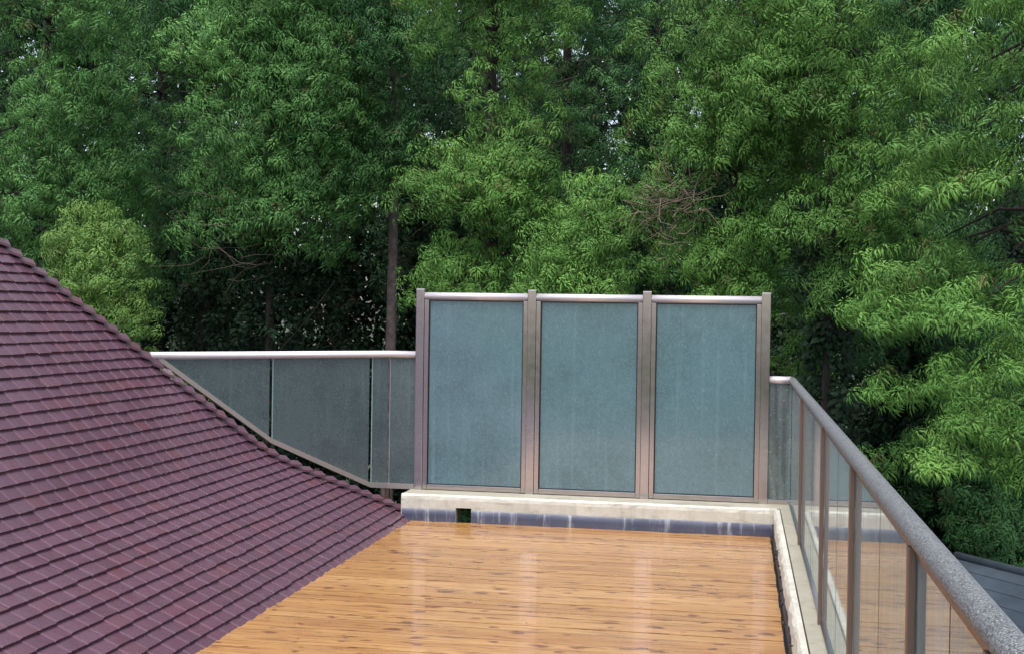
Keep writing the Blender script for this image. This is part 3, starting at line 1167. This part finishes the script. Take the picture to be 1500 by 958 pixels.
def make_tree(label, x, y, profile, n_bough, bsize, puff, leaf, seed, per=46, trunk_r=.16, lean=(0, 0), front=.85, tpls=None,
              trunk_top=None, bark='bark', extra=(), name='conifer_tree', flat=.8, skip=None, radial=(.62, 1.0), elong=.35, spread=.74):
    """profile: list of (z, radius) from the lowest foliage up; boughs are drooping clumps on limbs"""
    global PUFFS
    r_ = np.random.default_rng(seed)
    tpls = tpls or TPL
    tree = thing(name, label, 'tree', (x, y, GROUND), 'tall conifers behind the terrace')
    zs = np.array([p[0] for p in profile])
    rs = np.array([p[1] for p in profile]) * spread
    bsize *= .5 + .5 * spread
    top = zs[-1] - .15 if trunk_top is None else trunk_top
    # trunk
    bm = bmesh.new()
    nseg = 12
    pts, rad = [], []
    for k in range(nseg + 1):
        f = k / nseg
        pts.append((x + lean[0] * f + .05 * math.sin(seed + 4 * f), y + lean[1] * f, GROUND - .1 + (top - GROUND) * f))
        rad.append(trunk_r * (1.25 - .95 * f))
    tube(bm, pts, rad, 12)
    from_bm('trunk', bm, bark, tree)

    def axis_at(z):
        f = (z - GROUND) / (top - GROUND)
        return np.array([x + lean[0] * f, y + lean[1] * f])
    to_cam = math.atan2(-y, -x)
    cen, siz, tin, base = [], [], [], []
    zz = np.linspace(zs[0], zs[-1], 200)
    wz = np.interp(zz, zs, rs)
    wz = wz / wz.sum()
    for _ in range(int(n_bough * 1.05)):
        z = r_.choice(zz, p=wz) + r_.uniform(-.1, .1)
        R = np.interp(z, zs, rs)
        if r_.random() < front:
            phi = to_cam + r_.normal(0, .85)
        else:
            phi = r_.uniform(0, 2 * np.pi)
        rho = R * r_.uniform(*radial)
        a = axis_at(z)
        c = np.array([a[0] + rho * math.cos(phi), a[1] + rho * math.sin(phi), z])
        if skip and skip(c):
            continue
        cen.append(c)
        siz.append(bsize * r_.uniform(.62, 1.25))
        tin.append(np.clip(r_.normal(.42, .23), .02, .98))
        base.append(np.array([a[0], a[1], min(top - .3, z + rho * r_.uniform(-.1, .45))]))
    for (cx, cy, cz, s, tn) in extra:
        cen.append(np.array([cx, cy, cz]))
        siz.append(s)
        tin.append(tn)
        a = axis_at(cz)
        base.append(np.array([a[0], a[1], cz + .3]))
    # limbs
    bm = bmesh.new()
    for c, s, b in zip(cen, siz, base):
        m = (b + c) / 2 + np.array([0, 0, .18 + .1 * s])
        tube(bm, [b, m, c], [.028, .018, .007], 5)
    lo = from_bm('limbs', bm, bark, tree)
    lo['kind'] = 'stuff'
    # foliage
    P, A, S, T = [], [], [], []
    for c, s, tn in zip(cen, siz, tin):
        n = max(8, int(1.48 * per * (s / bsize) ** 2 * r_.uniform(.8, 1.2)))
        out = np.array([c[0] - axis_at(c[2])[0], c[1] - axis_at(c[2])[1], 0])
        out = out / (np.linalg.norm(out) + 1e-6)
        v = unit(r_.normal(0, 1, (n, 3)) + out * .45 + np.array([0, 0, .35]))
        v = v[(v[:, :2] @ np.array([math.cos(to_cam), math.sin(to_cam)]) > -.35) | (r_.random(len(v)) < .3)]
        n = len(v)
        lump = 1 + .28 * np.sin(v[:, 0] * 5 + seed + s * 30) * np.sin(v[:, 1] * 5 + s * 50) + .12 * np.sin(v[:, 2] * 9 + s * 70)
        rad = s * r_.uniform(.70, 1.08, n) * lump
        p = c + v * rad[:, None] * np.array([1, 1, flat])
        q = v @ out
        p += out * (elong * s * q)[:, None]
        p[:, 2] -= .55 * elong * s * np.maximum(q, 0)
        p[:, 2] -= .18 * s * (np.linalg.norm(v[:, :2], axis=1)) ** 2
        ax = unit(np.array([0, 0, .75]) + v * np.array([.75, .75, .5]) + r_.normal(0, .18, (n, 3)))
        P.append(p)
        A.append(ax)
        S.append(.94 * puff * r_.uniform(.65, 1.25, n))
        T.append(np.clip(tn + r_.normal(0, .13, n), 0, 1))
    P, A, S, T = np.concatenate(P), np.concatenate(A), np.concatenate(S), np.concatenate(T)
    PUFFS += len(P)
    me = spray_mesh('crown', P, A, S, T, tpls)
    link('crown', me, leaf, tree)
    return tree


def twigs(parent, c, size, n, seed, m='twig', name='dead_branch'):
    r_ = np.random.default_rng(seed)
    bm = bmesh.new()
    c = np.array(c)
    for _ in range(n):
        p = c + r_.normal(0, .22, 3) * size
        az = r_.uniform(0, 2 * np.pi)
        d = np.array([math.cos(az), math.sin(az) * .6, r_.uniform(-.9, .5)])
        pts = [p]
        for k in range(5):
            d = unit(d + r_.normal(0, .32, 3) + np.array([0, 0, .12]))
            pts.append(pts[-1] + d * size * r_.uniform(.12, .25))
        tube(bm, pts, [.007, .006, .005, .004, .003, .0015], 4)
    return from_bm(name, bm, m, parent)


def ux(u, v, yy):
    """plan position on the sight line of the calibrated survey photo at distance yy"""
    a, b = u - 750, v - 479
    uu = a * math.cos(ROLL) + b * math.sin(ROLL)
    vv = -a * math.sin(ROLL) + b * math.cos(ROLL)
    d = rgt * (uu / 1814.8) + upv * (-vv / 1814.8) + fwd
    k = yy / d.y
    return d.x * k, CAM_H + d.z * k


def XY(u, yy):
    return ux(u, 400, yy)[0]


def Z(v, u, yy):
    return ux(u, v, yy)[1]


# far left, tall pale green; its lowest boughs hang over the roof
t1 = make_tree('pale green conifer at far left rising behind the tiled roof', XY(70, 18.2), 18.2,
               [(-.6, 1.5), (1.5, 1.9), (3.2, 2.4), (5, 2.5), (7, 2.3), (7.9, 1.8)], 76, .80, .19, 'leafD', 1, tpls=TPL_DOME, spread=0.62, per=60)
t1b = make_tree('short yellowish green conifer hanging low between the roof and the dark gap', XY(150, 15.6), 16.0,
                [(-.9, .5), (.6, .75), (1.9, .75), (3.2, .5)], 34, .42, .17, 'leafE', 2, spread=1.0, per=58, trunk_r=.1)
t2 = make_tree('broad conifer with rounded bright puffs left of the dark gap', XY(400, 18.6), 18.6,
               [(2.9, 1.0), (3.7, 1.5), (5.2, 1.75), (7, 1.5), (7.9, 1.0)], 52, .72, .20, 'leafD', 3, tpls=TPL_DOME, spread=0.66, trunk_r=.10, per=62)
t2b = make_tree('dark conifer whose drooping boughs end above the dark gap', XY(300, 20.0), 20.0,
                [(2.3, .9), (3.3, 1.5), (5.2, 1.7), (7.9, 1.2)], 40, .70, .20, 'leafB', 4, tpls=TPL_DOME, spread=0.62, per=52)
t3 = make_tree('conifer with a bare straight grey trunk beside the dark gap', XY(571, 19.6), 19.6,
               [(4.3, .4), (5.2, .9), (6, 1.4), (7.9, 1.0)], 34, .66, .19, 'leafB', 5, per=54, trunk_r=.115, bark='trunk', trunk_top=8.6)
t4 = make_tree('bushy conifer behind the left end of the glass screen', XY(715, 17.4), 17.4,
               [(1.9, .6), (3.0, 1.05), (4.4, 1.15), (6.2, 1.05), (7.9, .8)], 46, .62, .18, 'leafA', 6, per=60)
t5 = make_tree('thin dark conifer with dry twigs behind the middle of the screen', XY(830, 19.4), 19.4,
               [(1.6, 1.2), (3.2, 1.3), (4.6, .9), (6.2, 1.1), (7.9, .9)], 34, .62, .18, 'leafB', 7, per=50)
t5b = make_tree('low bushy conifer with yellow green tips just above the screen', XY(860, 17.0), 17.0,
                [(1.5, .9), (2.4, 1.2), (3.6, .7)], 24, .52, .17, 'leafA', 8, spread=0.85, per=58)
t6 = make_tree('tall conifer with fine fingered sprays behind the right end of the screen', XY(1080, 17.0), 17.0,
               [(1.5, 1.0), (2.2, 1.4), (3.6, 1.55), (5.2, 1.5), (6.8, 1.2), (7.9, .8)], 62, .62, .18, 'leafA', 9, per=60)
t7 = make_tree('conifer reaching over the corner of the right railing', XY(1215, 15.6), 15.6,
               [(2.3, .8), (2.9, 1.1), (3.8, 1.2), (5.5, 1.1), (8.0, .7)], 40, .56, .18, 'leafA', 10, trunk_r=.06, per=58)
t8 = make_tree('near conifer with long drooping sprays at far right', XY(1570, 14.0), 14.0,
               [(.5, 1.2), (1.1, 2.1), (2.0, 2.1), (3.6, 1.9), (5.2, 1.7), (7.4, 1.1)], 84, .50, .18, 'leafA', 11, spread=0.9, per=50, tpls=TPL_LONG, flat=.42, elong=.9)
t8b = make_tree('deep green conifer filling the upper right behind nearer sprays', XY(1340, 18.2), 18.2,
                [(1.2, 1.2), (3.0, 1.5), (5.0, 1.6), (7.9, 1.1)], 44, .70, .20, 'leafB', 12, per=52)
t8c = make_tree('low dark conifer beside the grey outbuilding roof', XY(1440, 18.2), 18.2,
                [(-2.2, 1.2), (-1, 1.4), (.5, 1.3), (1.6, .9)], 36, .60, .19, 'leafB', 13, per=50)

# trees further back, with shade put into their leaf colour
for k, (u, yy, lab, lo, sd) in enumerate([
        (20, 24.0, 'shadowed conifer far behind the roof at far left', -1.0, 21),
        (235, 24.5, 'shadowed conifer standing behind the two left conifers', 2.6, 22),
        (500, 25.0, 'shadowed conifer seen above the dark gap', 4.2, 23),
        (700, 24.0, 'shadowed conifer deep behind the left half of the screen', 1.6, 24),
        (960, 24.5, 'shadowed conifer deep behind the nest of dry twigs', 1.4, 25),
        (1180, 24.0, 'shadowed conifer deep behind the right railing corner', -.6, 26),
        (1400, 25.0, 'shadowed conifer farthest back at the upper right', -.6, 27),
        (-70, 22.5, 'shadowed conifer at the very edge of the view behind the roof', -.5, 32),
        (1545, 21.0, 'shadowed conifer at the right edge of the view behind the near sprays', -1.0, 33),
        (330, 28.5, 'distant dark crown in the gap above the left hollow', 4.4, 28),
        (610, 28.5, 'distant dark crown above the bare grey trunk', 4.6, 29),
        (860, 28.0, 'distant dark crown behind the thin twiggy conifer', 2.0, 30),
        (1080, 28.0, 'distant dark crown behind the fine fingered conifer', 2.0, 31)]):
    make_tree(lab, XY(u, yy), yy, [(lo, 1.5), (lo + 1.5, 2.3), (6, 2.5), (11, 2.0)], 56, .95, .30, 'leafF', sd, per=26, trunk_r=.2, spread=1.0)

# understorey, its leaf colour darkened for shade, that closes the view between the trunks
r_ = np.random.default_rng(5)
n = 13000
px = r_.uniform(-21, 9, n)
pz = -2.8 + 7.6 * r_.random(n) ** .9 + 1.2 * np.sin(px * .9) + .8 * np.sin(px * 2.3 + 1)
py = 27.5 + r_.normal(0, .5, n) + .8 * np.sin(px * 1.3) + .5 * np.sin(pz * 2.1)
keep = ~((np.abs(px - XY(398, 27.5) - .12 * (pz - 3)) < .36) & (pz > 2.2) & (pz < 4.4) & (r_.random(n) < .88))
P = np.stack([px, py, pz], 1)[keep]
A = unit(np.array([0, -.8, .6]) + r_.normal(0, .4, (len(P), 3)))
S_ = .31 * r_.uniform(.6, 1.3, len(P))
m_ = 11000                                   # farther, taller wood with a few openings to the sky
qx = r_.uniform(-26, 12, m_)
qz = r_.uniform(2.5, 12.5, m_)
hole = np.sin(qx * 1.9 + 1.0) * np.sin(qz * 1.6 + qx * .7) + .5 * np.sin(qx * 4.1) * np.sin(qz * 3.7)
ok = (hole < .66) & ~((np.abs(qx - XY(398, 31.5) - .12 * (qz - 3.2)) < .42) & (qz > 2.6) & (qz < 4.6) & (r_.random(m_) < .9))
P = np.concatenate([P, np.stack([qx, 31.5 + r_.normal(0, .5, m_), qz], 1)[ok]])
S_ = np.concatenate([S_, .52 * r_.uniform(.6, 1.3, ok.sum())])
A = np.concatenate([A, unit(np.array([0, -.8, .6]) + r_.normal(0, .4, (ok.sum(), 3)))])
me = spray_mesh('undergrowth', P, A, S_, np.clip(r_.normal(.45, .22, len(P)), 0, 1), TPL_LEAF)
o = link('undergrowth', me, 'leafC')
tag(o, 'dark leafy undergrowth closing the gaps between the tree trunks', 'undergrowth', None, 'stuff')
iv = []
for tx, ty in ((XY(400, 18.6), 18.6), (XY(300, 20.0), 20.0), (XY(235, 24.5), 24.5), (XY(500, 25.0), 25.0), (XY(340, 19.4), 19.4), (XY(470, 20.4), 20.4), (XY(1215, 15.6), 15.6), (XY(1080, 17.0), 17.0), (XY(1340, 18.2), 18.2)):
    m_ = 700
    aa = r_.uniform(0, 6.283, m_)
    hh = GROUND + 9.0 * r_.random(m_)
    rr = .18 + .35 * r_.random(m_) * (1.2 + np.sin(hh * 2 + tx)) * .6
    iv.append(np.stack([tx + rr * np.cos(aa), ty + rr * np.sin(aa), hh], 1))
m_ = 5000
hx = r_.uniform(-.3, 4.2, m_)
iv.append(np.stack([hx, 18.6 + r_.normal(0, .35, m_) + .5 * np.sin(hx * 2.1), GROUND + (r_.random(m_) ** .7) * (6.3 + .7 * np.sin(hx * 3.3))], 1))
n = 9000
px = r_.uniform(-17, 8, n)
py = 20.6 + r_.normal(0, .5, n) + .8 * np.sin(px * 1.1)
pz = GROUND + (r_.random(n) ** .8) * (6.6 + .9 * np.sin(px * 1.7) + .6 * np.sin(px * 3.1))
P = np.concatenate([np.stack([px, py, pz], 1)] + iv)
n = len(P)
A = unit(np.array([0, -.7, .7]) + r_.normal(0, .4, (n, 3)))
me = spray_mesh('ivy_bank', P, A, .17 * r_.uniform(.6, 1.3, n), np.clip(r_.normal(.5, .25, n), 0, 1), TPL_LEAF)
o = link('ivy_bank', me, 'leafC')  # the gloom under the trees is in this leaf colour
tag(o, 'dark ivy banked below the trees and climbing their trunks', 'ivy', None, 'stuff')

n = 260
P = np.stack([r_.uniform(SX0 + .03, SX1 - .02, n), r_.uniform(YD + .09, OUT, n), .005 + .10 * r_.random(n) ** 1.5], 1)
A = unit(np.array([0, -.6, .7]) + r_.normal(0, .4, (n, 3)))
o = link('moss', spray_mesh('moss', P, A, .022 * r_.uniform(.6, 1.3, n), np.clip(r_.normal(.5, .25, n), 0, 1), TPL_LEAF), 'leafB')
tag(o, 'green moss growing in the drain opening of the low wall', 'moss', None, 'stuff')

# dry twigs caught in the crowns
cx, cz = ux(978, 298, 15.6)
twigs(t6, (cx, 15.6, cz), .62, 84, 31)
cx, cz = ux(980, 350, 15.4)
twigs(t6, (cx, 15.4, cz), .5, 12, 32)
cx, cz = ux(790, 130, 18.2)
twigs(t5, (cx, 18.2, cz), 1.3, 46, 33, 'deadtwig')
cx, cz = ux(350, 350, 17.4)
twigs(t2, (cx, 17.4, cz), 1.0, 26, 34, 'deadtwig')

# slack wire in the dark gap
bm = bmesh.new()
a = ux(410, 512, 17.2)
b = ux(490, 412, 17.8)
tube(bm, [(a[0], 17.2, a[1]), ((a[0] + b[0]) / 2 + .03, 17.5, (a[1] + b[1]) / 2 - .03), (b[0], 17.8, b[1])], .004, 5)
tag(from_bm('wire', bm, 'bark'), 'thin slanting wire in front of the dark gap above the left railing', 'wire')

# a few pale bits of litter lying on the tiles and planks
bm = bmesh.new()
for k in range(26):
    if k < 15:
        t_ = random.uniform(.2, 2.2)
        p = Vector(face_pt(0, random.uniform(prof(t_)[0] + .3, 5.5), t_, .040))
    else:
        p = Vector((random.uniform(-2.8, .2), random.uniform(6.5, 11.2), .004))
    a_ = random.uniform(0, 6.28)
    q = random.uniform(.006, .013)
    vs = [bm.verts.new(p + Vector((math.cos(a_ + b_) * q * r__, math.sin(a_ + b_) * q * r__, h_))) for b_, r__, h_ in ((0, 1.5, .003), (1.4, .7, .006), (3.1, 1.3, .002), (4.6, .7, .005))]
    bm.faces.new(vs)
o = from_bm('litter', bm, 'twig')
tag(o, 'tiny dry leaf scraps scattered over the roof tiles and the deck', 'litter', None, 'stuff')
